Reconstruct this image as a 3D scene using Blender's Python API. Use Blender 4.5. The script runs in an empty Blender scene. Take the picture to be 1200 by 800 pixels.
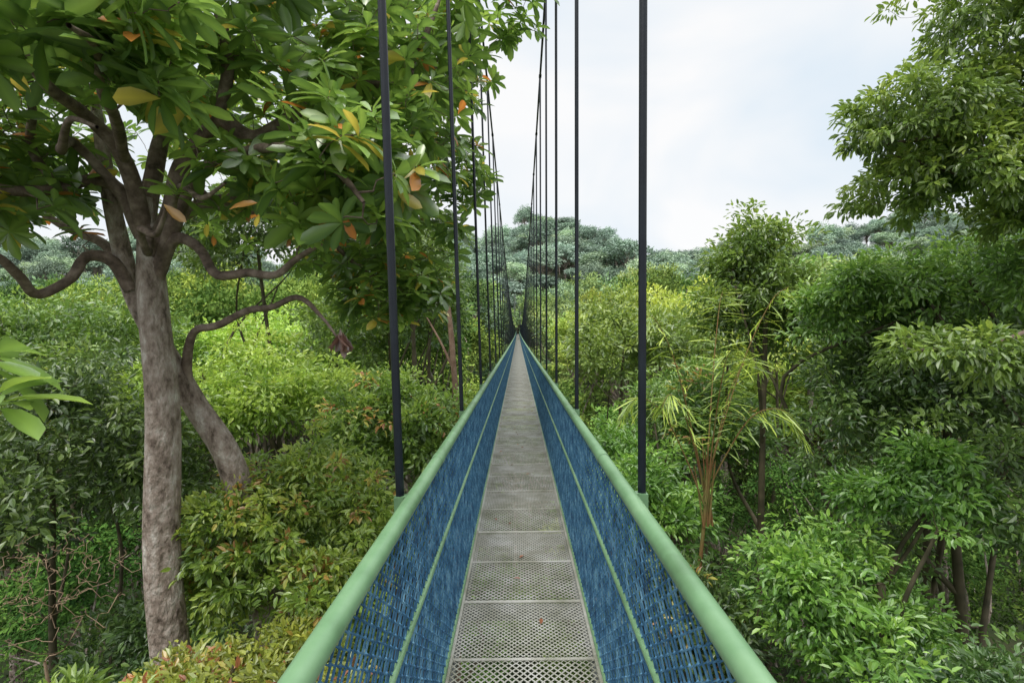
import bpy, math, random
import numpy as np
from mathutils import Matrix, Vector
rng = np.random.default_rng(7)
random.seed(7)
scene = bpy.context.scene
CAMZ = 1.85

# ------------------------------------------------------------------ materials
def new_mat(name):
    m = bpy.data.materials.new(name); m.use_nodes = True
    nt = m.node_tree; nt.nodes.clear()
    out = nt.nodes.new('ShaderNodeOutputMaterial')
    return m, nt, out

def leaf_material(name, trans=0.32, gloss=0.07, rough=0.4, simple=False):
    m, nt, out = new_mat(name)
    N = nt.nodes.new; L = nt.links.new
    at = N('ShaderNodeAttribute'); at.attribute_name = 'Col'
    oi = N('ShaderNodeObjectInfo')
    hsv = N('ShaderNodeHueSaturation')
    mr = N('ShaderNodeMapRange'); mr.inputs[3].default_value = 0.470; mr.inputs[4].default_value = 0.508
    mv = N('ShaderNodeMapRange'); mv.inputs[3].default_value = 0.80; mv.inputs[4].default_value = 1.35
    mul = N('ShaderNodeMath'); mul.operation = 'MULTIPLY'; mul.inputs[1].default_value = 7.31
    fr = N('ShaderNodeMath'); fr.operation = 'FRACT'
    L(oi.outputs['Random'], mr.inputs[0]); L(oi.outputs['Random'], mul.inputs[0]); L(mul.outputs[0], fr.inputs[0]); L(fr.outputs[0], mv.inputs[0])
    L(mr.outputs[0], hsv.inputs['Hue']); L(mv.outputs[0], hsv.inputs['Value'])
    hsv.inputs['Saturation'].default_value=0.96
    L(at.outputs['Color'], hsv.inputs['Color'])
    p = N('ShaderNodeBsdfDiffuse'); L(hsv.outputs[0], p.inputs['Color'])
    if simple:
        L(p.outputs[0], out.inputs[0]); return m
    t = N('ShaderNodeBsdfTranslucent')
    g = N('ShaderNodeHueSaturation'); g.inputs['Hue'].default_value = 0.49; g.inputs['Value'].default_value = 1.5
    L(hsv.outputs[0], g.inputs['Color']); L(g.outputs[0], t.inputs['Color'])
    mx = N('ShaderNodeMixShader'); mx.inputs[0].default_value = trans
    L(p.outputs[0], mx.inputs[1]); L(t.outputs[0], mx.inputs[2])
    gl = N('ShaderNodeBsdfGlossy'); gl.inputs['Roughness'].default_value = rough; gl.inputs['Color'].default_value=(1,1,1,1)
    m2 = N('ShaderNodeMixShader'); m2.inputs[0].default_value = gloss
    L(mx.outputs[0], m2.inputs[1]); L(gl.outputs[0], m2.inputs[2]); L(m2.outputs[0], out.inputs[0])
    return m

def noise_material(name, cols, scale=5.0, rough=0.8, bump=0.3, bscale=None, stretch=(1,1,1), metallic=0, detail=5, spec=0.3, bdist=0.02, lo=.3, hi=.7):
    m, nt, out = new_mat(name)
    N = nt.nodes.new; L = nt.links.new
    tc = N('ShaderNodeTexCoord'); mp = N('ShaderNodeMapping'); mp.inputs['Scale'].default_value = stretch
    L(tc.outputs['Object'], mp.inputs[0])
    n = N('ShaderNodeTexNoise'); n.inputs['Scale'].default_value = scale; n.inputs['Detail'].default_value = detail
    n.inputs['Roughness'].default_value = 0.65
    L(mp.outputs[0], n.inputs['Vector'])
    cr = N('ShaderNodeValToRGB')
    k = len(cols)
    cr.color_ramp.elements[0].position = lo; cr.color_ramp.elements[0].color = (*cols[0], 1)
    cr.color_ramp.elements[1].position = hi; cr.color_ramp.elements[1].color = (*cols[-1], 1)
    for i in range(1, k-1):
        e = cr.color_ramp.elements.new(lo+(hi-lo)*i/(k-1)); e.color = (*cols[i], 1)
    L(n.outputs[0], cr.inputs[0])
    p = N('ShaderNodeBsdfPrincipled'); p.inputs['Roughness'].default_value = rough
    p.inputs['Metallic'].default_value = metallic; p.inputs['Specular IOR Level'].default_value = spec
    L(cr.outputs[0], p.inputs['Base Color'])
    if bump > 0:
        n2 = N('ShaderNodeTexNoise'); n2.inputs['Scale'].default_value = bscale or scale*4; n2.inputs['Detail'].default_value = 5
        L(mp.outputs[0], n2.inputs['Vector'])
        b = N('ShaderNodeBump'); b.inputs['Strength'].default_value = bump; b.inputs['Distance'].default_value = bdist
        L(n2.outputs[0], b.inputs['Height']); L(b.outputs[0], p.inputs['Normal'])
    L(p.outputs[0], out.inputs[0])
    return m

M_LEAF = leaf_material('leaf_foliage')
M_LEAFS = leaf_material('leaf_foliage_distant', simple=True)
M_BIG = leaf_material('leaf_broad_glossy', trans=0.38, gloss=.09, rough=0.34)
M_BARK = noise_material('bark_grey_brown', [(0.09,0.065,0.05),(0.27,0.21,0.17),(0.41,0.34,0.29),(0.60,0.55,0.49)], scale=6.5, bump=1.0, bscale=16, stretch=(1.2,1.2,0.65), bdist=0.06, detail=10, lo=.33, hi=.68)
M_BRANCH = noise_material('bark_branch', [(0.07,0.05,0.038),(0.19,0.14,0.11),(0.34,0.27,0.22)], scale=6, bump=0.7, bscale=18)
M_TWIG = noise_material('twig_bark', [(0.05,0.045,0.025),(0.12,0.10,0.06)], scale=4, bump=0.0, detail=1)
M_RED = noise_material('palm_stem', [(0.22,0.09,0.04),(0.20,0.19,0.06)], scale=3, bump=0.2)
M_GREEN = noise_material('green_painted_steel', [(0.09,0.17,0.08),(0.15,0.28,0.14),(0.21,0.35,0.19)], scale=2.2, rough=0.38, bump=0.15, bscale=30, spec=0.5, bdist=0.004)
M_DARK = noise_material('hanger_dark_paint', [(0.004,0.006,0.011),(0.010,0.015,0.022)], scale=6, rough=0.4, bump=0.2, bscale=60, spec=0.35, bdist=0.003)
M_NET = noise_material('blue_rope', [(0.014,0.045,0.10),(0.045,0.14,0.25),(0.15,0.31,0.43)], scale=9, rough=0.7, bump=0.0, detail=3)
M_DECK = noise_material('weathered_aluminium', [(0.23,0.23,0.17),(0.37,0.36,0.31),(0.51,0.50,0.47)], scale=3.0, rough=0.6, bump=0.0, metallic=0.1, lo=.33, hi=.66)
M_GROUND = noise_material('forest_floor', [(0.015,0.02,0.008),(0.03,0.045,0.012),(0.06,0.05,0.025)], scale=0.3, bump=0.5)
M_STEEL = noise_material('tower_steel', [(0.12,0.13,0.12),(0.22,0.23,0.22)], scale=1.5, rough=0.5, bump=0.1)

# ------------------------------------------------------------------ mesh builder
class MB:
    def __init__(s):
        s.V=[]; s.C=[]; s.F=[]; s.n=0
    def add(s, V, F, C=(0.1,0.1,0.1), mat=0, smooth=True):
        V = np.asarray(V, dtype=np.float32).reshape(-1,3)
        C = np.asarray(C, dtype=np.float32)
        if C.ndim == 1: C = np.tile(C, (len(V),1))
        F = np.asarray(F, dtype=np.int32)
        s.V.append(V); s.C.append(C); s.F.append((F+s.n, mat, smooth)); s.n += len(V)
    def mesh(s, name, mats):
        me = bpy.data.meshes.new(name)
        V = np.concatenate(s.V); C = np.concatenate(s.C)
        me.vertices.add(len(V)); me.vertices.foreach_set('co', V.ravel())
        li=[]; ls=[]; mi=[]; sm=[]; off=0
        for F,m,smo in s.F:
            k=F.shape[1]; li.append(F.ravel()); ls.append(off+np.arange(len(F))*k); off+=F.size
            mi.append(np.full(len(F),m)); sm.append(np.full(len(F),smo))
        li=np.concatenate(li); ls=np.concatenate(ls)
        me.loops.add(len(li)); me.loops.foreach_set('vertex_index', li.astype(np.int32))
        me.polygons.add(len(ls)); me.polygons.foreach_set('loop_start', ls.astype(np.int32))
        me.polygons.foreach_set('material_index', np.concatenate(mi).astype(np.int32))
        me.polygons.foreach_set('use_smooth', np.concatenate(sm).astype(bool))
        for m in mats: me.materials.append(m)
        me.update(calc_edges=True)
        ca = me.color_attributes.new('Col','FLOAT_COLOR','POINT')
        ca.data.foreach_set('color', np.concatenate([C, np.ones((len(C),1),dtype=np.float32)],axis=1).ravel())
        return me
    def obj(s, name, mats, parent=None):
        return link(s.mesh(name, mats), name, parent)

def link(me, name, parent=None, loc=(0,0,0)):
    ob = bpy.data.objects.new(name, me); scene.collection.objects.link(ob); ob.location = loc
    if parent: ob.parent = parent
    return ob
def empty(name):
    e = bpy.data.objects.new(name, None); scene.collection.objects.link(e); return e

def norm(a): return a/np.maximum(np.linalg.norm(a,axis=-1,keepdims=True),1e-9)

def catmull(P, sub):
    P=np.asarray(P,float)
    if len(P)<3 or sub<=1: return P
    Q=np.vstack([2*P[0]-P[1],P,2*P[-1]-P[-2]]); out=[]
    ts=np.linspace(0,1,sub,endpoint=False)[:,None]
    for i in range(1,len(Q)-2):
        a,b,c,d=Q[i-1],Q[i],Q[i+1],Q[i+2]
        out.append(0.5*((2*b)+(-a+c)*ts+(2*a-5*b+4*c-d)*ts**2+(-a+3*b-3*c+d)*ts**3))
    out.append(P[-1:]); return np.vstack(out)

def resample(P,R,step):
    P=np.asarray(P,float); R=np.interp(np.linspace(0,1,len(P)),np.linspace(0,1,len(R)),R)
    s=np.concatenate([[0],np.cumsum(np.linalg.norm(np.diff(P,axis=0),axis=1))]); n=max(4,int(s[-1]/step))
    t=np.linspace(0,s[-1],n)
    return np.stack([np.interp(t,s,P[:,k]) for k in range(3)],1), np.interp(t,s,R)

def tube(mb, P, R, seg=6, mat=0, col=(0.1,0.1,0.1), wob=0.0):
    P=np.asarray(P,float); R=np.asarray(R,float)*np.ones(len(P)); n=len(P)
    T=np.gradient(P,axis=0); T=norm(T)
    ref=np.array([0.3,0.2,1.0]) if abs(norm(P[-1]-P[0])[2])<0.85 else np.array([1.0,0.1,0.0])
    U=norm(np.cross(T,ref)); W=np.cross(T,U)
    a=np.arange(seg)*2*np.pi/seg
    rr=R[:,None]*np.ones((n,seg))
    if wob>0:
        ph=rng.random(6)*6
        s=np.concatenate([[0],np.cumsum(np.linalg.norm(np.diff(P,axis=0),axis=1))])[:,None]/max(R.mean(),.02)
        rr=rr*(1+wob*(np.sin(a*2+s*0.25+ph[0])+0.7*np.sin(a*3-s*0.17+ph[1])+0.5*np.sin(a*5+s*.5+ph[2])+0.7*np.sin(s*.33+ph[3])+.5*np.sin(s*.8+a+ph[4])))
    V=P[:,None,:]+rr[...,None]*(np.cos(a)[None,:,None]*U[:,None,:]+np.sin(a)[None,:,None]*W[:,None,:])
    i=np.arange(n-1)[:,None]*seg; j=np.arange(seg)[None,:]; j2=(j+1)%seg
    F=np.stack([i+j,i+j2,i+seg+j2,i+seg+j],axis=-1).reshape(-1,4)
    mb.add(V.reshape(-1,3),F,col,mat,True)

def box(mb, c, s, mat=0):
    c=np.array(c,float); s=np.array(s,float)/2
    v=np.array([[x,y,z] for x in(-1,1) for y in(-1,1) for z in(-1,1)],float)*s
    F=[[0,1,3,2],[4,6,7,5],[0,4,5,1],[2,3,7,6],[0,2,6,4],[1,5,7,3]]
    mb.add(v+c,F,mat=mat,smooth=False)

# leaves ----------------------------------------------------------
def leaves(mb, pos, axis, nrm, L, Wd, col, kind='hex', mat=0):
    n=len(pos); axis=norm(axis); side=norm(np.cross(axis,nrm)); nr=np.cross(side,axis)
    L=np.asarray(L).reshape(-1,1)*np.ones((n,1)); Wd=np.asarray(Wd).reshape(-1,1)*np.ones((n,1))
    if kind=='quad':
        V=np.stack([pos,pos+axis*L*0.45+side*Wd*.5+nr*Wd*.15,pos+axis*L,pos+axis*L*0.45-side*Wd*.5+nr*Wd*.15],1)
        F=np.arange(n)[:,None]*4+np.array([0,1,2,3])
        mb.add(V.reshape(-1,3),F,np.repeat(col,4,axis=0),mat,False)
    elif kind=='hex':
        up=nr*Wd*.18; dr=-nr*L*.08
        V=np.stack([pos,pos+axis*L*.3+side*Wd*.46+up,pos+axis*L*.68+side*Wd*.4+up+dr*.4,pos+axis*L+dr*1.5,
                    pos+axis*L*.68-side*Wd*.4+up+dr*.4,pos+axis*L*.3-side*Wd*.46+up],1)
        b=np.arange(n)[:,None]*6
        F=np.concatenate([b+np.array([0,1,2,3]),b+np.array([0,3,4,5])])
        mb.add(V.reshape(-1,3),F,np.repeat(col,6,axis=0),mat,False)
    else: # big obovate leaf with midrib and droop
        ts=[0,.3,.6,.85,1.0]; ws=[0.06,.30,.47,.38,0]
        droop=(rng.random((n,1))*0.35+0.05)
        cen=[]
        for t in ts: cen.append(pos+axis*L*t-nr*L*droop*t*t)
        lef=[];rig=[]
        for k in (1,2,3):
            u=nr*Wd*.14
            lef.append(cen[k]+side*Wd*ws[k]*1.05+u); rig.append(cen[k]-side*Wd*ws[k]*1.05+u)
        V=np.stack(cen+lef+rig,1)
        b=np.arange(n)[:,None]*11
        Q=np.concatenate([b+np.array(q) for q in([1,5,6,2],[2,6,7,3],[1,2,9,8],[2,3,10,9])])
        T=np.concatenate([b+np.array(q) for q in([0,5,1],[3,7,4],[0,1,8],[3,4,10])])
        c=np.repeat(col[:,None,:],11,axis=1).copy(); c[:,:5]=c[:,:5]*1.3+np.array([0.03,0.04,0.0])
        Vr=V.reshape(-1,3)
        mb.add(Vr,Q,c.reshape(-1,3),mat,True)
        mb.F.append((T+mb.n-len(Vr),mat,True))

def ball(n):
    return norm(rng.standard_normal((n,3)))

def connect(mb, skP, skR, targets, rmin=0.006, k=0.012, seg=4, mat=1, jit=0.12, up=0.25):
    A=np.array(skP); RR=np.array(skR)
    T=np.array(targets)
    d0=np.array([np.min(np.linalg.norm(A-t,axis=1)) for t in T])
    ends=[]
    cap=len(A)+len(T)*4; buf=np.zeros((cap,3)); rb=np.zeros(cap); m=len(A); buf[:m]=A; rb[:m]=RR
    for idx in np.argsort(d0):
        t=T[idx]; dv=t-buf[:m]; dist=np.linalg.norm(dv,axis=1)
        score=dist+0.35*np.maximum(0,-dv[:,2])*1.0
        j=int(np.argmin(score)); L=dist[j]; p=buf[j]
        if L<1e-3: ends.append((t,np.array([0,0,1.0]))); continue
        nn=3 if L<0.6 else 4
        ts=np.linspace(0,1,nn+1)[:,None]
        off=rng.standard_normal((nn+1,3))*jit*L*0.5; off[0]=0; off[-1]=0
        path=p+(t-p)*ts+off; path[:,2]-=np.sin(ts[:,0]*np.pi)*L*up*0.4
        r0=min(rb[j]*0.75, rmin+k*L); r=np.linspace(r0,rmin*0.7,nn+1)
        pp=catmull(path,2) if L>0.5 else path
        tube(mb,pp,np.interp(np.linspace(0,1,len(pp)),np.linspace(0,1,nn+1),r),seg,mat)
        for q in range(1,nn+1):
            buf[m]=path[q]; rb[m]=r[q]; m+=1
        ends.append((t,norm(path[-1]-path[-2])))
    return ends

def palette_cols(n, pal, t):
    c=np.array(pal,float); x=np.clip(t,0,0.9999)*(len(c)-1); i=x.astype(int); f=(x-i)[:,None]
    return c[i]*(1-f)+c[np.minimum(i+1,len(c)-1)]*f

def gen_tree(base, lobes, trunk_r=0.15, pal=None, leafL=0.12, leafW=0.05, clump=0.32, nleaf=45, kind='hex',
             accent=None, acc_p=0.0, mb=None, twigs=True, droop=0.35, seg=8, barkmat=1, sub=True, limbs=3, path=None, clear=False):
    if mb is None: mb=MB()
    base=np.array(base,float)
    C=np.array([l[0] for l in lobes],float); Rr=np.array([l[1] for l in lobes],float)
    top=C.mean(0)
    H=top[2]-base[2]
    if path is None:
        tp=np.array([base, base+[(top[0]-base[0])*.25+rng.normal()*.15,(top[1]-base[1])*.25,H*.35],
                 base+[(top[0]-base[0])*.6+rng.normal()*.15,(top[1]-base[1])*.6,H*.7], top])
    else: tp=np.array(path,float)
    tp=catmull(tp,6); tr=np.linspace(trunk_r,trunk_r*.35,len(tp))
    tube(mb,tp,tr,seg,barkmat,wob=0.03)
    skP=list(tp[len(tp)//2:]); skR=list(tr[len(tp)//2:])
    if sub:
        L2=[]
        for (c,r,n) in lobes:
            L2.append((c,tuple(np.array(r)*.75),int(n*.25)))
            k=max(4,int(n/45)); 
            for q in range(k):
                d=ball(1)[0]; d[2]=abs(d[2])*.9-.25
                f=.30+.2*rng.random()
                L2.append((tuple(np.array(c)+d*np.array(r)*(.82)),tuple(np.array(r)*f),int(n*.75/k)))
        lobes2=L2
    else: lobes2=lobes
    for c,r in zip(C,Rr):
        for q in range(limbs):
            e=c+ball(1)[0]*r*0.6
            j=rng.integers(len(tp)//2,len(tp)-3); s=tp[j]
            mid=(s+e)/2+rng.standard_normal(3)*.15*np.linalg.norm(e-s)
            P=catmull([s,mid,e],6); R=np.linspace(tr[j]*.7,0.02,len(P))
            tube(mb,P,R,5,barkmat,wob=0.02); skP+=list(P[2:]); skR+=list(R[2:])
    cl=[];out=[];sh=[]
    for (c,r,n) in lobes2:
        d=ball(n); d[:,2]=np.where(d[:,2]<-0.55,-d[:,2]*.6,d[:,2]); d=norm(d)
        ph=rng.random(6)*6.28
        bump=1+.16*np.sin(d[:,0]*5+ph[0])*np.sin(d[:,2]*5+ph[1])+.12*np.sin(d[:,1]*8+ph[2])*np.sin(d[:,0]*7+ph[3])
        u=rng.random(n)**0.38
        cl.append(np.array(c)+d*np.array(r)*(u*bump)[:,None]); out.append(d); sh.append(u)
    cl=np.vstack(cl); out=np.vstack(out); sh=np.concatenate(sh)
    if clear:   # foliage is kept trimmed off the walkway
        k=~((np.abs(cl[:,0])<.62+clump)&(cl[:,2]>-.9)); cl=cl[k]; out=out[k]; sh=sh[k]
    if twigs: connect(mb,skP,skR,cl,rmin=0.005*(clump/.3),k=0.014,seg=3,mat=1)
    n=len(cl); N=n*nleaf
    cs=clump*(0.6+0.8*rng.random(n))
    d=ball(N); rad=rng.random(N)**0.5
    ci=np.repeat(np.arange(n),nleaf)
    pos=cl[ci]+d*rad[:,None]*cs[ci][:,None]*np.array([1,1,0.5])
    axis=d*0.9+out[ci]*0.5+rng.standard_normal((N,3))*.45+np.array([0,0,-droop])
    nr=np.array([0,0,1.0])+out[ci]*0.4+rng.standard_normal((N,3))*.55
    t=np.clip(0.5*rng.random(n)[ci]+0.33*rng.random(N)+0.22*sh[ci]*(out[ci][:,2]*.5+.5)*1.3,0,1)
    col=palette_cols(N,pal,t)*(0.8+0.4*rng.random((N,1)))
    if accent is not None:
        ac=(rng.random(n)<acc_p*2)[ci]&(rng.random(N)<0.5)&(sh[ci]>.7)&(out[ci][:,2]>0)
        a=np.array(accent)[rng.integers(0,len(accent),N)]
        col[ac]=a[ac]
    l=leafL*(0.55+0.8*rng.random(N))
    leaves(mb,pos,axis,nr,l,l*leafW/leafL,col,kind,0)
    return mb

PAL_MID=[(0.03,0.08,0.014),(0.08,0.175,0.022),(0.155,0.29,0.035),(0.28,0.42,0.055)]
PAL_DARK=[(0.018,0.048,0.015),(0.042,0.105,0.023),(0.085,0.18,0.032),(0.16,0.28,0.046)]
PAL_LIME=[(0.09,0.17,0.025),(0.20,0.33,0.038),(0.34,0.48,0.055),(0.47,0.58,0.09)]
PAL_OLV=[(0.06,0.11,0.017),(0.14,0.225,0.027),(0.26,0.36,0.042),(0.43,0.51,0.07)]
PAL_BUSH=[(0.07,0.14,0.02),(0.17,0.28,0.03),(0.33,0.45,0.05),(0.52,0.58,0.08)]
ACC=[(0.58,0.33,0.07),(0.56,0.46,0.08),(0.42,0.20,0.06),(0.55,0.55,0.09)]

LM=[M_LEAF,M_TWIG,M_BARK]; LMS=[M_LEAFS,M_TWIG,M_BARK]
def near(name,x,y,z,r,n,pal,leafL=0.12,wr=0.42,clump=.32,nleaf=40,kind='hex',accent=None,acc_p=0,tr=.13,extra=(),base=None,droop=.35):
    lobes=[((x,y,z),r,n)]+list(extra)
    b=base or (x+rng.normal()*.3,y+rng.normal()*.3,-16)
    mb=gen_tree(b,lobes,tr,pal,leafL,leafL*wr,clump,nleaf,kind,accent,acc_p,droop=droop,clear=True)
    return mb.obj(name,LM)

# ------------------------------------------------------------------ left near trees
near('rainforest_tree',-3.0,6.9,-1.2,(1.3,1.4,1.95),520,PAL_BUSH,.10,.42,.23,48,accent=ACC,acc_p=.16)
near('rainforest_tree',-2.6,4.7,-1.85,(1.05,.9,1.1),290,PAL_OLV,.09,.42,.2,42,accent=ACC,acc_p=.10,tr=.07)
near('rainforest_tree',-2.6,11,-0.7,(1.8,2,2.0),420,PAL_MID,.13,.42,.3,40,accent=ACC,acc_p=.06)
near('rainforest_tree',-6.5,13,0.2,(3,2.5,2.2),450,PAL_LIME,.15,.42,.38,38)
near('rainforest_tree',-4.8,19,1.8,(3,3,3.2),440,PAL_MID,.2,.42,.48,38,'quad')
near('rainforest_tree',-2.75,13.5,3.0,(1.5,1.6,2.4),320,PAL_MID,.15,.42,.34,38,'quad')
near('rainforest_tree',-2.9,17,2.6,(1.5,1.6,2.6),300,PAL_DARK,.17,.42,.38,38,'quad')
near('rainforest_tree',-7.6,15,4.4,(2.8,2.2,2.2),380,PAL_MID,.17,.42,.42,38,'quad')
near('rainforest_tree',-9.3,10,-1,(3,3,3.4),520,PAL_DARK,.15,.42,.40,40)
near('rainforest_tree',-7.0,8.8,-4.6,(1.8,2,2.2),300,PAL_DARK,.13,.42,.34,40)
near('forest_shrub',-2.8,3.1,-.85,(.6,.5,.65),120,PAL_LIME,.085,.36,.17,34,tr=.04)
near('rainforest_tree',-11,22,0.3,(4,3,2.8),420,PAL_LIME,.22,.42,.55,38,'quad')
near('rainforest_tree',-17,19,1.0,(4,3,3.4),400,PAL_MID,.22,.42,.55,38,'quad')
mb=MB(); PP=catmull([(-1.45,12,-16),(-1.6,12,-8),(-1.5,12.1,-1),(-1.56,12.2,1.2),(-1.7,12.4,2.8)],8)
tube(mb,PP,np.linspace(.12,.05,len(PP)),8,0,wob=.04)
tube(mb,catmull([(-1.55,12.2,.9),(-1.9,12.4,1.6),(-2.4,12.8,2.4)],6),np.linspace(.04,.015,13),6,0)
mb.obj('tree_trunk',[noise_material('reddish_bark',[(.14,.08,.05),(.26,.18,.13)],scale=6,bump=.5)])
# ------------------------------------------------------------------ right near trees
near('rainforest_tree',6.5,8.2,-0.6,(2.3,2.4,3.2),640,PAL_DARK,.105,.42,.32,46)
near('rainforest_tree',7.2,7.8,2.2,(1.7,1.5,1.5),400,PAL_MID,.10,.42,.27,42,extra=[((5.6,8.0,2.0),(1.0,1.0,1.3),190)])
near('rainforest_tree',5.1,10.6,2.0,(1.4,1.5,2.5),380,PAL_MID,.125,.42,.32,40)
near('rainforest_tree',3.9,6.2,-2.3,(1.3,1.4,1.8),330,PAL_MID,.10,.42,.25,42,extra=[((4.9,6.3,-.4),(.9,.8,1.0),130)])
near('rainforest_tree',4.6,4.6,-2.2,(1.3,1.1,1.6),310,PAL_DARK,.095,.42,.23,42,tr=.09)
near('forest_shrub',2.4,7.4,-3.0,(1.1,1.4,1.6),240,PAL_DARK,.11,.38,.27,40,accent=ACC,acc_p=.05,tr=.07)
near('rainforest_tree',2.4,10.6,-1.5,(1.3,1.8,1.6),280,PAL_MID,.13,.42,.28,38,tr=.08)
near('rainforest_tree',4.1,13,-.6,(1.9,2,2.0),320,PAL_MID,.15,.42,.34,38,accent=ACC,acc_p=.06)
near('rainforest_tree',3.6,17.5,1.0,(1.9,2.2,2.8),330,PAL_OLV,.18,.42,.42,36,'quad')
near('rainforest_tree',7.5,21,1.3,(3,3,3.4),400,PAL_LIME,.2,.42,.48,36,'quad')
near('rainforest_tree',12,24,1.8,(4,4,4),400,PAL_MID,.24,.42,.6,36,'quad')
# overhanging tree, upper right
mbR=gen_tree((13,6.5,-16),[((6.5,6.2,5.6),(1.55,1.2,1.4),310),((5.5,6.5,3.55),(1.1,1,.7),190),((4.8,6.2,4.2),(.8,.7,.65),100),((7.4,6.3,3.7),(1.4,1,1.5),300),((6.2,6.4,4.4),(1.0,.8,.8),170),((7.6,6.3,6.2),(1.3,1.1,1.2),170),((6.5,6.2,3.1),(.8,.7,.5),90)],
   .22,PAL_MID,.095,.04,.2,44,droop=.6,barkmat=1,sub=False,limbs=2,path=[(13,6.5,-16),(12.5,6.4,-6),(11.5,6.4,1),(10,6.5,3.6),(8,6.4,4.6),(6.6,6.3,5.1)])
gen_tree((11.5,6.4,1),[((4.8,5.4,1.5),(1.0,.5,.30),60),((5.6,5.6,1.35),(.7,.5,.3),35)],
   .05,PAL_MID,.10,.042,.2,36,droop=.6,barkmat=1,sub=False,limbs=0,path=[(11.5,6.4,1),(9,6.1,1.75),(7,5.8,1.8),(5.9,5.6,1.85),(5.0,5.4,1.62),(4.1,5.3,1.55)],mb=mbR)
mbR.obj('overhanging_tree',[M_LEAF,M_BRANCH])

# ------------------------------------------------------------------ big-leaf tree (left)
mb=MB()
skP=[];skR=[]
def limb(P,R,seg=10,mat=1,sub=9,wob=.05):
    P=np.array(P,float)
    PP=catmull(P,sub); PP,RR=resample(PP,R,.07 if R[0]<.14 else .09)
    tube(mb,PP,RR,seg,mat,wob=wob)
    skP.extend(list(PP[::2])); skR.extend(list(RR[::2]))
limb([(-4.1,6.1,-16.5),(-4.15,6,-12),(-4.1,6,-8),(-4.2,6,-4.2),(-4.22,6,-2.3),(-4.29,6,-.6),(-4.23,6,.9),(-4.30,6,2.3),(-4.34,6,3.45)],
     [.3,.26,.235,.21,.20,.19,.18,.165,.09],seg=28,mat=0,wob=.045)
limb([(-3.2,7.0,-16.5),(-3.3,6.95,-9),(-3.38,6.9,-4),(-3.48,6.8,-1.7),(-3.76,6.6,.09),(-4.15,6.5,.95),(-4.38,6.4,1.5),(-4.72,6.3,2.3),(-4.8,6.2,2.9),(-4.77,6,3.6),(-4.9,6,4.6)],
     [.25,.23,.21,.19,.16,.145,.135,.115,.10,.08,.05],seg=18,mat=0,wob=.04)
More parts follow.
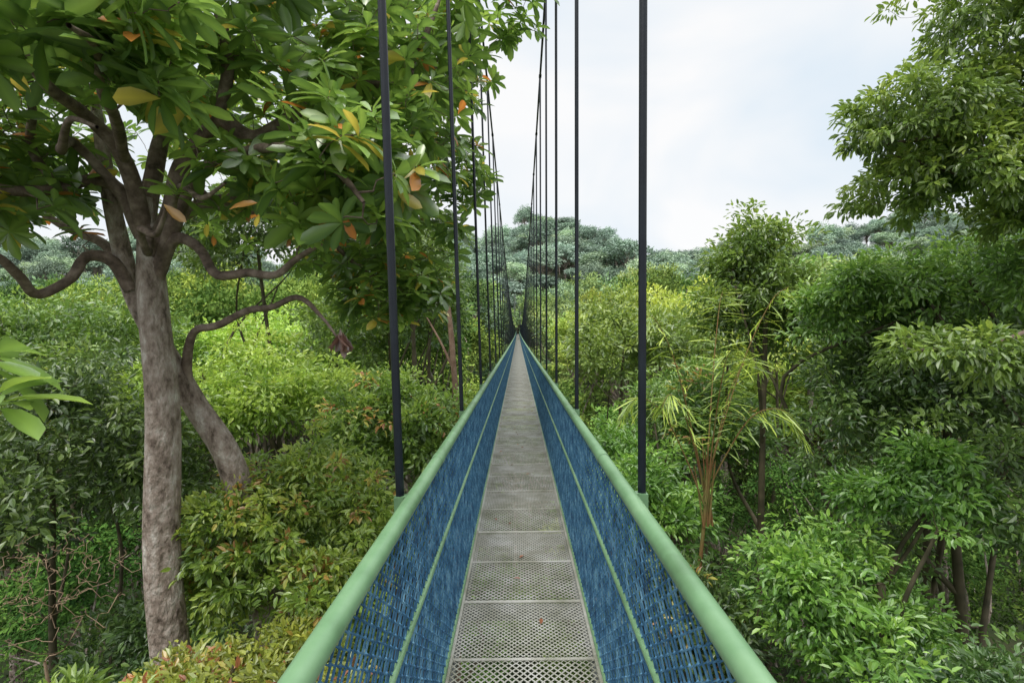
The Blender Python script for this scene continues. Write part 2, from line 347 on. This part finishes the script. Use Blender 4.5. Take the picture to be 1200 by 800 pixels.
B=[
 ([(-4.35,6,3.05),(-4.27,5.6,3.76),(-4.31,5.2,4.06),(-4.19,4.6,4.11),(-3.91,4.0,4.22)],[.10,.08,.065,.05,.03]),
 ([(-4.28,6,2.8),(-4.0,5.95,3.3),(-3.85,5.9,3.77),(-3.3,5.7,4.27),(-3.04,5.5,4.83),(-3.15,5.3,5.6)],[.12,.105,.09,.075,.06,.03]),
 ([(-3.3,5.7,4.27),(-2.95,5.75,4.05),(-2.6,5.7,4.15),(-2.04,5.9,4.65),(-1.42,6.2,4.85),(-1.12,6.4,5.4),(-.9,6.6,6.1)],[.08,.075,.07,.06,.05,.04,.02]),
 ([(-4.25,6,2.5),(-3.95,5.9,2.95),(-3.6,5.8,2.82),(-3.3,5.6,2.5),(-2.9,5.5,2.50),(-2.5,5.3,2.45),(-2.23,5.2,2.60),(-1.69,4.9,2.8)],[.075,.065,.055,.05,.045,.04,.03,.018]),
 ([(-4.2,6.45,1.15),(-4.18,6.4,1.5),(-4.01,6.3,1.88),(-3.6,6.1,1.95),(-3.17,6,2.12),(-2.8,5.8,2.14),(-2.44,5.7,2.24),(-2.1,5.5,2.0),(-1.83,5.3,1.72)],[.07,.06,.05,.045,.04,.037,.03,.018,.01]),
 ([(-4.70,6.2,2.4),(-4.85,6.1,2.75),(-5.07,6,2.78),(-5.15,5.85,2.5),(-5.3,5.6,2.32),(-5.2,5.3,2.5),(-5.2,5,2.7),(-5.6,4.7,2.9)],[.08,.07,.06,.055,.05,.045,.04,.03]),
 ([(-4.38,6,3.0),(-4.55,5.9,3.5),(-4.75,5.8,3.62),(-4.92,5.4,3.41),(-5.06,5,3.31),(-5.5,4.7,3.5)],[.09,.08,.07,.06,.045,.025]),
 ([(-4.2,6,2.65),(-3.8,5.8,3.3),(-3.32,5.5,3.64),(-2.48,5,3.64),(-1.9,4.7,3.5),(-1.5,4.4,3.2),(-1.24,4.2,2.9)],[.085,.075,.06,.05,.04,.03,.015]),
 ([(-4.36,6,3.2),(-4.3,6.2,4.1),(-4.15,6.3,5.0),(-4.2,6.3,6.2)],[.12,.09,.06,.03]),
 ([(-4.27,5.6,3.76),(-3.8,4.9,3.9),(-3.2,4.0,3.75),(-2.75,3.4,3.75),(-2.5,2.9,3.6)],[.06,.05,.04,.03,.015]),
 ([(-4.38,6.1,3.1),(-4.0,6.8,3.6),(-3.2,7.6,3.9),(-2.4,8.4,4.1),(-1.7,9,4.4)],[.10,.085,.065,.05,.025]),
 ([(-4.75,6.3,2.3),(-5.3,6.6,3.0),(-5.9,6.6,3.3),(-6.6,6.4,3.9)],[.07,.06,.05,.03]),
 ([(-5.6,4.7,2.9),(-4.6,3.9,2.6),(-3.3,3.0,2.1),(-2.5,2.25,1.78)],[.03,.025,.018,.008]),
 ([(-3.2,7.6,3.9),(-2.6,7.8,3.0),(-1.9,8.2,2.5),(-1.5,8.5,2.5)],[.04,.035,.025,.012]),
 ([(-4.0,5.95,3.3),(-3.7,5.5,3.2),(-3.4,5.2,3.35),(-3.0,4.9,3.15),(-2.6,4.6,3.2)],[.05,.042,.035,.025,.012]),
 ([(-4.5,5.9,3.45),(-4.7,5.5,3.9),(-4.5,5.1,3.75),(-4.25,4.8,3.6),(-3.9,4.5,3.75),(-3.5,4.3,3.6)],[.06,.05,.045,.038,.03,.015]),
 ([(-3.85,5.9,3.7),(-3.5,6.0,3.35),(-3.15,6.1,3.3),(-2.8,6.1,3.55),(-2.4,6.2,3.45),(-2.0,6.3,3.7)],[.06,.05,.042,.035,.028,.015]),
 ([(-4.3,5.95,3.1),(-4.05,5.6,2.75),(-3.9,5.3,2.95),(-3.6,5.1,2.85),(-3.35,4.9,3.05)],[.055,.045,.038,.03,.015]),
 ([(-4.95,5.5,3.45),(-5.2,5.5,3.9),(-5.0,5.3,4.3),(-5.3,5.2,4.8)],[.055,.045,.035,.02]),
 ([(-1.42,6.2,4.85),(-1.1,6.8,5.3),(-.8,7.4,5.6),(-.6,7.9,6.1)],[.035,.03,.02,.01]),
]
for P,R in B: limb(P,R)
def ell(c,r,n,pw=.45):
    return np.array(c)+ball(n)*np.array(r)*(rng.random((n,1))**pw)
T=np.vstack([ell((-3.9,5.6,5.2),(2.7,2.3,1.35),350),ell((-1.75,6.6,5.0),(1.4,1.8,1.8),250),ell((-1.65,4.9,3.3),(.85,1.0,.75),80),
   ell((-2.75,3.5,3.95),(.85,.7,.5),46),ell((-5.4,5.3,3.6),(1,1.0,.7),70),ell((-2.2,8.5,4.1),(1.7,1.4,2.0),240),ell((-2.0,8.2,2.6),(1.0,1.0,.7),90),
   ell((-6.4,6.3,4.6),(1.4,1.5,1.3),90),ell((-4.4,9,5.2),(2.6,1.2,1.8),140),ell((-2.9,5.2,3.5),(.7,.6,.35),20),
   ell((-.95,8,6.1),(.75,1,.8),60),ell((-.8,8.5,4.4),(.5,.8,.55),26),ell((-.15,7.2,6.4),(.9,.8,.35),26)])
T=T[~((T[:,1]<4.2)&(T[:,0]>-1.15))]
T=T[T[:,1]>2.3]
extraT=np.array([(-2.27,2.2,1.80),(-2.22,2.15,1.62)])
T=np.vstack([T,extraT])
ends=connect(mb,skP,skR,T,rmin=.007,k=.015,seg=5,mat=1,jit=.25,up=.35)
pos=[];ax=[];nr=[];LL=[];CC=[]
palB=[(0.022,0.08,0.018),(0.06,0.165,0.028),(0.13,0.28,0.042),(0.27,0.44,0.06)]
for e,dr in ends:
    n=int(rng.integers(8,15)); ph=rng.random()*6.28
    d0=norm(dr*0.5+np.array([0,0,.8])+rng.standard_normal(3)*.3)
    u=norm(np.cross(d0,[1,.3,.1])); w=np.cross(d0,u)
    tone=rng.random(); big=1.25 if e[1]<2.25 else (1.3 if e[1]<5.2 else 1.08)
    yel=rng.random()<.07
    for k in range(n):
        a=ph+k*2.4; el=0.15+0.75*(k/n)+rng.normal()*.15
        rad=np.cos(a)*u+np.sin(a)*w
        v=rad*math.cos(el)+d0*math.sin(el)*.8
        pos.append(e-d0*(.07*(1-k/n))); ax.append(v+np.array([0,0,-.24])); nr.append(d0*1.0-rad*.3+rng.standard_normal(3)*.28)
        LL.append(big*(.20+.12*rng.random())*(1-.35*(k/n)))
        t=np.clip(.12+.35*tone+.3*rng.random()+.2*(k/n),0,.999)
        c=palette_cols(1,palB,np.array([t]))[0]
        q=rng.random()
        if q<(.12 if yel else .008): c=np.array([.55,.26,.02])*(.7+.5*rng.random())
        elif q<(.3 if yel else .03): c=np.array([.50,.46,.05])
        CC.append(c)
pos=np.array(pos);ax=np.array(ax);nr=np.array(nr);LL=np.array(LL);CC=np.array(CC)
leaves(mb,pos,ax,nr,LL,LL*.36,CC,'big',2)
n=16; p=np.array([-1.83,5.3,1.72])+rng.standard_normal((n,3))*.02
leaves(mb,p+[0,0,.12],rng.standard_normal((n,3))*.25+[0,0,-1],rng.standard_normal((n,3)),.22,.07,np.tile([.20,.11,.08],(n,1))*(.6+.8*rng.random((n,1))),'big',2)
yp=np.array([(-2.55,4.55,2.95),(-1.45,4.3,2.85),(-1.7,4.5,3.75),(-1.85,4.7,2.75),(-3.1,4.5,3.0)])
leaves(mb,yp,np.array([(.8,0,.35),(.3,.1,-.9),(-.2,0,-1),(.5,.2,-.4),(.6,0,-.5)]),np.array([(-.3,-1,.5)]*5),.24,.085,np.array([(.6,.33,.03),(.65,.28,.02),(.55,.42,.03),(.6,.4,.04),(.5,.3,.03)]),'big',2)
mb.obj('broadleaf_tree',[M_BARK,M_BRANCH,M_BIG])

# ------------------------------------------------------------------ palm (rattan like)
mb=MB()
pb=np.array([2.75,7.6,-.8])
def frond(b,tip,sagz,n=38,ll=.44,r=.013):
    b=np.array(b,float);tip=np.array(tip,float)
    mid=(b+tip)/2+np.array([0,0,sagz]); P=catmull([b,b*.55+mid*.45+[0,0,.1],mid,mid*.4+tip*.6+[0,0,sagz*.35],tip],6)
    tube(mb,P,np.linspace(r,.003,len(P)),5,1)
    s=np.linspace(.28,1,n)*(len(P)-1); i=np.minimum(s.astype(int),len(P)-2); f=(s-i)[:,None]
    q=P[i]*(1-f)+P[i+1]*f; t=norm(P[i+1]-P[i]); sd=norm(np.cross(t,[0,0,1]))
    for sg in(-1,1):
        a=t*.6+sd*sg*.8+np.array([0,0,-.45])+rng.standard_normal((n,3))*.2
        L=ll*(0.55+.45*np.sin(np.linspace(.35,2.9,n)))*(.6+.6*rng.random(n))
        leaves(mb,q,a,np.array([0,0,1.0])+rng.standard_normal((n,3))*.3,L,L*.055,palette_cols(n,PAL_OLV,.1+.8*rng.random(n)),'big',0)
for tip,sz in [((4.0,7.6,2.4),.55),((1.8,7.5,1.9),.8),((3.7,7.9,1.2),.7),((2.0,7.2,.7),.6),((3.35,8.4,2.4),.5),((4.1,7.4,.2),.8),((1.6,7.9,.5),.7),((2.9,7.0,1.5),.4)]:
    frond(pb+rng.standard_normal(3)*.05,tip,sz)
tube(mb,catmull([(2.7,7.7,-16),(2.95,7.6,-8),(2.65,7.65,-3),pb],8),np.linspace(.06,.025,25),8,1)
for q in range(7):
    tube(mb,[pb+rng.standard_normal(3)*.04+[0,0,-.3],pb+[rng.normal()*.14,rng.normal()*.1,.5+.6*rng.random()]],[.018,.007],5,1)
mb.obj('rattan_palm',[M_LEAF,M_RED])

# dead twig shrub lower-left
mb=MB()
tw=ell((-4.55,4.9,-.55),(.8,.5,.55),150)
P0=catmull([(-4.9,5.3,-16),(-4.8,5.2,-8),(-4.8,5.1,-2.6),(-4.8,5.0,-1.4)],5)
tube(mb,P0,np.linspace(.06,.012,len(P0)),6,0)
connect(mb,list(P0[-4:]),[.03]*4,tw,rmin=.006,k=.006,seg=3,mat=0,jit=.35)
mb.obj('bare_shrub',[noise_material('dry_twig',[(.22,.14,.09),(.46,.33,.22)],scale=6,bump=.0)])

# ------------------------------------------------------------------ terrain and forest
def sstep(a,b,x):
    t=np.clip((x-a)/(b-a),0,1); return t*t*(3-2*t)
def ground(x,y):
    return -16+2.0*np.sin(x/23.+.5)*np.cos(y/31.)+sstep(110,400,y)*(60+10*np.sin(x/47.+1.6)+7*np.sin(x/21.)+5*np.sin(y/19.+x/40.))+sstep(430,900,y)*(-30)
gx=np.linspace(-900,900,150); gy=np.concatenate([np.linspace(-120,500,110),np.linspace(520,1500,30)])
X,Y=np.meshgrid(gx,gy); Z=ground(X,Y)
mb=MB(); nx=len(gx); ny=len(gy)
i=np.arange(ny-1)[:,None]*nx; j=np.arange(nx-1)[None,:]
F=np.stack([i+j,i+j+1,i+nx+j+1,i+nx+j],-1).reshape(-1,4)
mb.add(np.stack([X,Y,Z],-1).reshape(-1,3),F)
mb.obj('ground',[M_GROUND])

def haze(pal,f,h=(0.46,0.56,0.52)):  # blends distance haze into the leaf colours; no atmosphere is simulated
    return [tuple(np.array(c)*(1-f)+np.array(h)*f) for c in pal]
def variant(name,pal,leafL,clump,ncl,nleaf,kind='quad',R=3.8,twigs=False,mats=None,nl=5,tall=1.0):
    lobes=[((0,0,11.5),(R*.65,R*.65,3.2),ncl//4)]
    for k in range(nl):
        a=k*6.283/nl+rng.random()*.8; q=.4+.55*rng.random()
        lobes.append(((math.cos(a)*R*q,math.sin(a)*R*q,8.4+4.8*rng.random()*tall),(R*.38,R*.38,1.1+rng.random()),ncl*3//(4*nl)))
    m=gen_tree((0,0,0),lobes,.24,pal,leafL,leafL*.45,clump,nleaf,kind,twigs=twigs,barkmat=2,sub=False)
    return m.mesh(name,mats or LMS)
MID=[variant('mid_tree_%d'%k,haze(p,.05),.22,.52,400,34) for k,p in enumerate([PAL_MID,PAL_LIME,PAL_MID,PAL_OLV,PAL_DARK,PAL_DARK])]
LOW=[variant('low_tree_%d'%k,p,.18,.5,380,34) for k,p in enumerate([PAL_DARK,PAL_DARK])]  # dark leaf palette deepens the shade between crowns
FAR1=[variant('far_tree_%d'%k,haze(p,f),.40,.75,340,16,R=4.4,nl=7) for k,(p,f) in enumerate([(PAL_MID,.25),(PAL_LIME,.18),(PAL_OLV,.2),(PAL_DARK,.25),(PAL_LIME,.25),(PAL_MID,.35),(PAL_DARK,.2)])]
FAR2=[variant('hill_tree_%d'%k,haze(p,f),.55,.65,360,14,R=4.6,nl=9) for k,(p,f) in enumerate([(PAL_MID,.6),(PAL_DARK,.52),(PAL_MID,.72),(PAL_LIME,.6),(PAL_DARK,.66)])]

def inst(me,name,x,y,top,parent=None,wide=1.0):
    g=float(ground(x,y)); s=(top-g)/15.3
    o=link(me,name,parent,(x,y,g-.2)); o.rotation_euler=(0,0,random.random()*6.28)
    w=(0.65+.35*s)*wide
    o.scale=(w*random.uniform(.85,1.15),w*random.uniform(.85,1.15),s)
y=1.0
while y<30:
    x=-22.0
    while x<22:
        xx=x+random.uniform(-1,1); yy=y+random.uniform(-1,1)
        if abs(xx)<1.2*yy+6:
            top=-6.5+random.uniform(-1.5,1.5) if abs(xx)<5.5 or yy<12 else -3.5+random.uniform(-2.5,1.5)
            inst(random.choice(LOW),'rainforest_tree',xx,yy,top,wide=.9)
        x+=5.0
    y+=5.0
y=25.0
while y<75:
    st=6.8
    x=-(y*1.1+5)
    while x<y*1.1+5:
        xx=x+random.uniform(-2.4,2.4); yy=y+random.uniform(-2.4,2.4)
        if abs(xx)<5.2:
            inst(random.choice(MID),'rainforest_tree',xx,yy,-2.6+random.uniform(-1.2,.5),wide=.75)
        else:
            top=1.5+0.085*yy+random.uniform(-4.0,3.5)
            if xx<-3: top+=1.5
            inst(random.choice(MID),'rainforest_tree',xx,yy,top,wide=random.uniform(.8,1.15))
        x+=st
    y+=st
df=empty('distant_forest')
y=78.0
while y<190:
    st=8.8
    x=-(y*1.08+10)
    while x<y*1.08+10:
        xx=x+random.uniform(-3.5,3.5); yy=y+random.uniform(-3.5,3.5)
        g=float(ground(xx,yy))
        if abs(xx)<5.5 and yy<168: top=min(g+14,-2.5)
        else: top=max(7.5+.06*(yy-75), g+15)+random.uniform(-5,4)+(5 if random.random()<.15 else 0)
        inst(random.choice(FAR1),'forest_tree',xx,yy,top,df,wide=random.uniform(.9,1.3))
        x+=st
    y+=st
hf=empty('hill_forest')
y=196.0
while y<425:
    st=13.0
    x=-(y*1.06+10)
    while x<y*1.06+10:
        xx=x+random.uniform(-6,6); yy=y+random.uniform(-6,6)
        g=float(ground(xx,yy)); top=g+18+random.uniform(-5,6)+(9 if random.random()<.14 else 0)
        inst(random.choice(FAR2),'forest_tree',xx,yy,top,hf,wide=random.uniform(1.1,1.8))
        x+=st
    y+=st

# ------------------------------------------------------------------ bridge
br=empty('suspension_bridge')
BAY=2.5; Y0=-7.75; NB=68; Y1=Y0+NB*BAY; YM=(Y0+Y1)/2; HL=(Y1-Y0)/2
def zd(y): return -0.5*(1-((y-YM)/HL)**2)+0.5*(1-((0-YM)/HL)**2)
def zc(y): return CAMZ+0.5+9.3*((y-YM)/HL)**2
nodes=[Y0+BAY*k for k in range(NB+1)]
ys=np.array(nodes)
for name,xo,h,r,seg in [('handrail',.462,1.15,.033,14),('mid_rail',.440,.70,.013,8),('bottom_rail',.428,.035,.016,6)]:
    m=MB()
    for s in(-1,1):
        P=np.stack([np.full(len(ys),s*xo),ys,zd(ys)+h],1); tube(m,P,r,seg,0)
        if name=='handrail':
            for k,yv in enumerate(ys[:30]):
                if k%2==0: tube(m,[(s*xo,yv+.55,zd(yv+.55)+h),(s*xo,yv+.66,zd(yv+.66)+h)],r*1.07,14,0)
    m.obj(name,[M_GREEN],br)
m=MB(); m2=MB()
for s in(-1,1):
    for yv in ys:
        b=(s*.535,yv,zd(yv)+1.12); xt=s*(.535+.014*(zc(yv)-zd(yv)-1.1))
        tube(m,[b,(xt,yv,zc(yv))],.0185 if yv<40 else .015,8,0)
        tube(m,[(s*.53,yv,zd(yv)-.12),(s*.535,yv,zd(yv)+1.1)],.011,6,0)
        box(m2,(s*.512,yv,zd(yv)+1.125),(.07,.04,.035)); box(m2,(s*.538,yv,zd(yv)+1.10),(.04,.045,.08))
        tube(m,[(xt,yv-.06,zc(yv)),(xt,yv+.06,zc(yv))],.035,8,0)
m.obj('hangers',[M_DARK],br); m2.obj('hanger_brackets',[M_GREEN],br)
m=MB()
yy=np.linspace(Y0-3,Y1+3,160)
for s in(-1,1):
    P=np.stack([s*(.535+.014*(zc(yy)-zd(yy)-1.1)),yy,zc(yy)],1); tube(m,P,.025,8,0)
m.obj('main_cables',[M_DARK],br)
m=MB()
for k in range(NB*2):
    yv=Y0+k*BAY/2; box(m,(0,yv,zd(yv)-.075),(1.12 if k%2==0 else .84,.06,.08))
for s in(-1,1):
    tube(m,np.stack([np.full(len(ys),s*.40),ys,zd(ys)-.045],1),.022,6,0)
m.obj('cross_beams',[M_STEEL],br)
def tower(yt,name):
    m=MB()
    zt=float(zc(yt))+.5; zb=float(ground(0,yt))-1
    for s in(-1,1):
        tube(m,[(s*1.15,yt,zb),(s*.80,yt,zt)],[.2,.13],12,0)
    for z in(zt-.3,zt-3.2,-.3,-4.5,-9):
        w=.8+(zt-z)*.35/(zt-zb); box(m,(0,yt,z),(2*w,.16,.2))
    box(m,(0,yt+2.5,zd(Y1)-.1),(2.6,4.8,.15))
    for s in (-1,1):
        for q in range(5): box(m,(s*1.25,yt+.2+q*1.1,zd(Y1)+.5),(.05,.05,1.1))
        box(m,(s*1.25,yt+2.5,zd(Y1)+1.05),(.06,4.6,.06)); box(m,(s*1.25,yt+2.5,zd(Y1)+.5),(.04,4.6,.04))
    m.obj(name,[M_STEEL],br)
tower(Y1+.6,'tower'); tower(Y0-6,'near_tower')
# deck panel: expanded metal
m=MB()
W=.83
def expanded(y0,y1,px,py,sw):
    ncx=int(round(W/px)); px=W/ncx; ncy=int(round((y1-y0)/py)); py=(y1-y0)/ncy
    cs=[]
    for r in range(ncy*2-1):
        off=0 if r%2==0 else .5
        xs=(np.arange(ncx-(r%2))+.5+off)*px-W/2; cs.append(np.stack([xs,np.full(len(xs),y0+(r+1)*py/2)],1))
    c=np.vstack(cs); n=len(c)
    o=np.array([(-.5,0),(0,-.5),(.5,0),(0,.5)])*np.array([px,py])
    k=1-sw
    V=[]
    for q in range(4): V.append(np.concatenate([c+o[q],np.zeros((n,1))],1))
    for q in range(4): V.append(np.concatenate([c+o[q]*k,np.full((n,1),.0)],1))
    for q in range(4): V.append(np.concatenate([c+o[q]*k,np.full((n,1),-.002)],1))
    V=np.stack(V,1).reshape(-1,3)
    b=np.arange(n)[:,None]*12
    F=np.concatenate([b+np.array([q,(q+1)%4,4+(q+1)%4,4+q]) for q in range(4)]+[b+np.array([4+q,4+(q+1)%4,8+(q+1)%4,8+q]) for q in range(4)])
    m.add(V,F,smooth=False)
for a,b,px,py,sw in [(.02,.61,.042,.044,.26),(.63,1.235,.034,.036,.28),(1.265,1.86,.042,.044,.26),(1.88,2.48,.034,.036,.28)]: expanded(a,b,px,py,sw)
for yc,wd in [(0,.036),(.62,.022),(1.25,.030),(1.87,.022)]:
    box(m,(0,yc,-.001),(W,wd,.006))
for s in(-1,1):
    box(m,(s*(W/2+.0),1.25,.006),(.03,2.5,.022))
deck_me=m.mesh('deck_panel',[M_DECK])
# net panel: chain of rope diamonds
m=MB()
cw=.066; ch=.046; nc=int(round(BAY/cw)); cw=BAY/nc; z0=.05; z1=1.13; nr_=int(round((z1-z0)/ch)); ch=(z1-z0)/nr_
def xo(z): return .428+(.455-.428)*(z-z0)/(z1-z0)
for c in range(nc):
    for sg in(-1,1):
        P=[]
        for r in range(nr_*2+1):
            z=z0+r*ch/2
            ph=(r%2)
            yv=(c+.5)*cw+sg*(.5 if ph else .06)*cw*.95
            P.append((xo(z)+(sg*.002 if ph==0 else 0)+rng.normal()*.0006,yv+rng.normal()*.0015,z+rng.normal()*.001))
        tube(m,P,.0038,5,0)
for r in range(nr_+1):
    z=z0+r*ch
    n=nc; c=np.stack([np.full(n,xo(z)),(np.arange(n)+.5)*cw,np.full(n,z)],1)
    o=np.array([(.8,0,0),(0,1.2,0),(-.8,0,0),(0,-1.2,0),(0,0,1.),(0,0,-1.)])*.0085
    V=(c[:,None,:]+o[None]).reshape(-1,3); b=np.arange(n)[:,None]*6
    F=np.concatenate([b+np.array(t) for t in([0,1,4],[1,2,4],[2,3,4],[3,0,4],[1,0,5],[2,1,5],[3,2,5],[0,3,5])])
    m.add(V,F)
net_me=m.mesh('net_panel',[M_NET])
netp=empty('rope_netting'); netp.parent=br
dkp=empty('deck'); dkp.parent=br
for k in range(NB):
    ya,yb=nodes[k],nodes[k+1]; za,zb=zd(ya),zd(yb); sl=math.atan2(zb-za,BAY)
    o=link(deck_me,'deck_panel',dkp,(0,ya,za)); o.rotation_euler=(sl,0,0)
    for s in(-1,1):
        o=link(net_me,'net_panel',netp,(0,ya,za)); o.rotation_euler=(sl,0,0); o.scale=(s,1,1)

n=22
p=np.stack([rng.uniform(-.38,.38,n),rng.uniform(1.8,16,n),np.zeros(n)],1); p[:,2]=zd(p[:,1])+.012
p[0]=(.30,2.6,zd(2.6)+.012)
mb=MB(); a=rng.standard_normal((n,3)); a[:,2]=.05
leaves(mb,p,a,np.tile([0,0,1.0],(n,1))+rng.standard_normal((n,3))*.15,.06,.025,np.tile([.28,.12,.04],(n,1))*(.5+rng.random((n,1))),'hex',0)
mb.obj('fallen_leaves',[M_LEAF])

# ------------------------------------------------------------------ world, sun, camera
SUN_EL=math.radians(58); SUN_AZ=math.radians(205)
w=bpy.data.worlds.new('World'); scene.world=w; w.use_nodes=True
nt=w.node_tree; nt.nodes.clear(); N=nt.nodes.new; L=nt.links.new
out=N('ShaderNodeOutputWorld'); bg=N('ShaderNodeBackground'); bg.inputs[1].default_value=0.1
sky=N('ShaderNodeTexSky'); sky.sky_type='NISHITA'; sky.sun_disc=False; sky.sun_elevation=SUN_EL; sky.sun_rotation=SUN_AZ
sky.air_density=1.0; sky.dust_density=2.0
tc=N('ShaderNodeTexCoord'); mp=N('ShaderNodeMapping'); mp.inputs['Scale'].default_value=(1,1,1.8); L(tc.outputs['Generated'],mp.inputs[0])
n1=N('ShaderNodeTexNoise'); n1.inputs['Scale'].default_value=2.2; n1.inputs['Detail'].default_value=4; n1.inputs['Roughness'].default_value=.45; n1.inputs['Distortion'].default_value=.4
L(mp.outputs[0],n1.inputs['Vector'])
cr=N('ShaderNodeValToRGB'); cr.color_ramp.elements[0].position=.36; cr.color_ramp.elements[0].color=(.79,.88,.96,1)
cr.color_ramp.elements[1].position=.58; cr.color_ramp.elements[1].color=(1.0,1.0,1.0,1)
L(n1.outputs[0],cr.inputs[0])
# overcast sky brightens towards the zenith; boost added above the view to light foliage
sx=N('ShaderNodeSeparateXYZ'); L(tc.outputs['Generated'],sx.inputs[0])
zr=N('ShaderNodeMapRange'); zr.interpolation_type='SMOOTHSTEP'; zr.inputs[1].default_value=.55; zr.inputs[2].default_value=.95; zr.inputs[3].default_value=10.3; zr.inputs[4].default_value=34.0
L(sx.outputs[2],zr.inputs[0])
sc=N('ShaderNodeVectorMath'); sc.operation='SCALE'; L(zr.outputs[0],sc.inputs['Scale']); L(cr.outputs[0],sc.inputs[0])
mx=N('ShaderNodeMix'); mx.data_type='RGBA'; mx.inputs[0].default_value=.93
L(sky.outputs[0],mx.inputs[6]); L(sc.outputs[0],mx.inputs[7]); L(mx.outputs[2],bg.inputs[0]); L(bg.outputs[0],out.inputs[0])

sl=bpy.data.lights.new('sun','SUN'); sl.energy=1.5; sl.angle=math.radians(14); sl.color=(1,.96,.88)
so=bpy.data.objects.new('sun',sl); scene.collection.objects.link(so)
d=Vector((math.sin(SUN_AZ)*math.cos(SUN_EL),math.cos(SUN_AZ)*math.cos(SUN_EL),math.sin(SUN_EL)))
so.rotation_euler=d.to_track_quat('Z','Y').to_euler(); so.location=(0,-5,30)

cam=bpy.data.cameras.new('camera'); cam.lens=18; cam.sensor_width=36; cam.clip_start=.05; cam.clip_end=4000
co=bpy.data.objects.new('camera',cam); scene.collection.objects.link(co)
Mx=Matrix.Translation((0,0,CAMZ))@Matrix.Rotation(math.radians(.67),4,'Z')@Matrix.Rotation(math.radians(90-1.43),4,'X')@Matrix.Rotation(math.radians(-1.0),4,'Z')
co.matrix_world=Mx; scene.camera=co
scene.view_settings.view_transform='Standard'; scene.view_settings.look='None'; scene.view_settings.exposure=0
print('objects',len(bpy.data.objects),'verts',sum(len(m.vertices) for m in bpy.data.meshes))
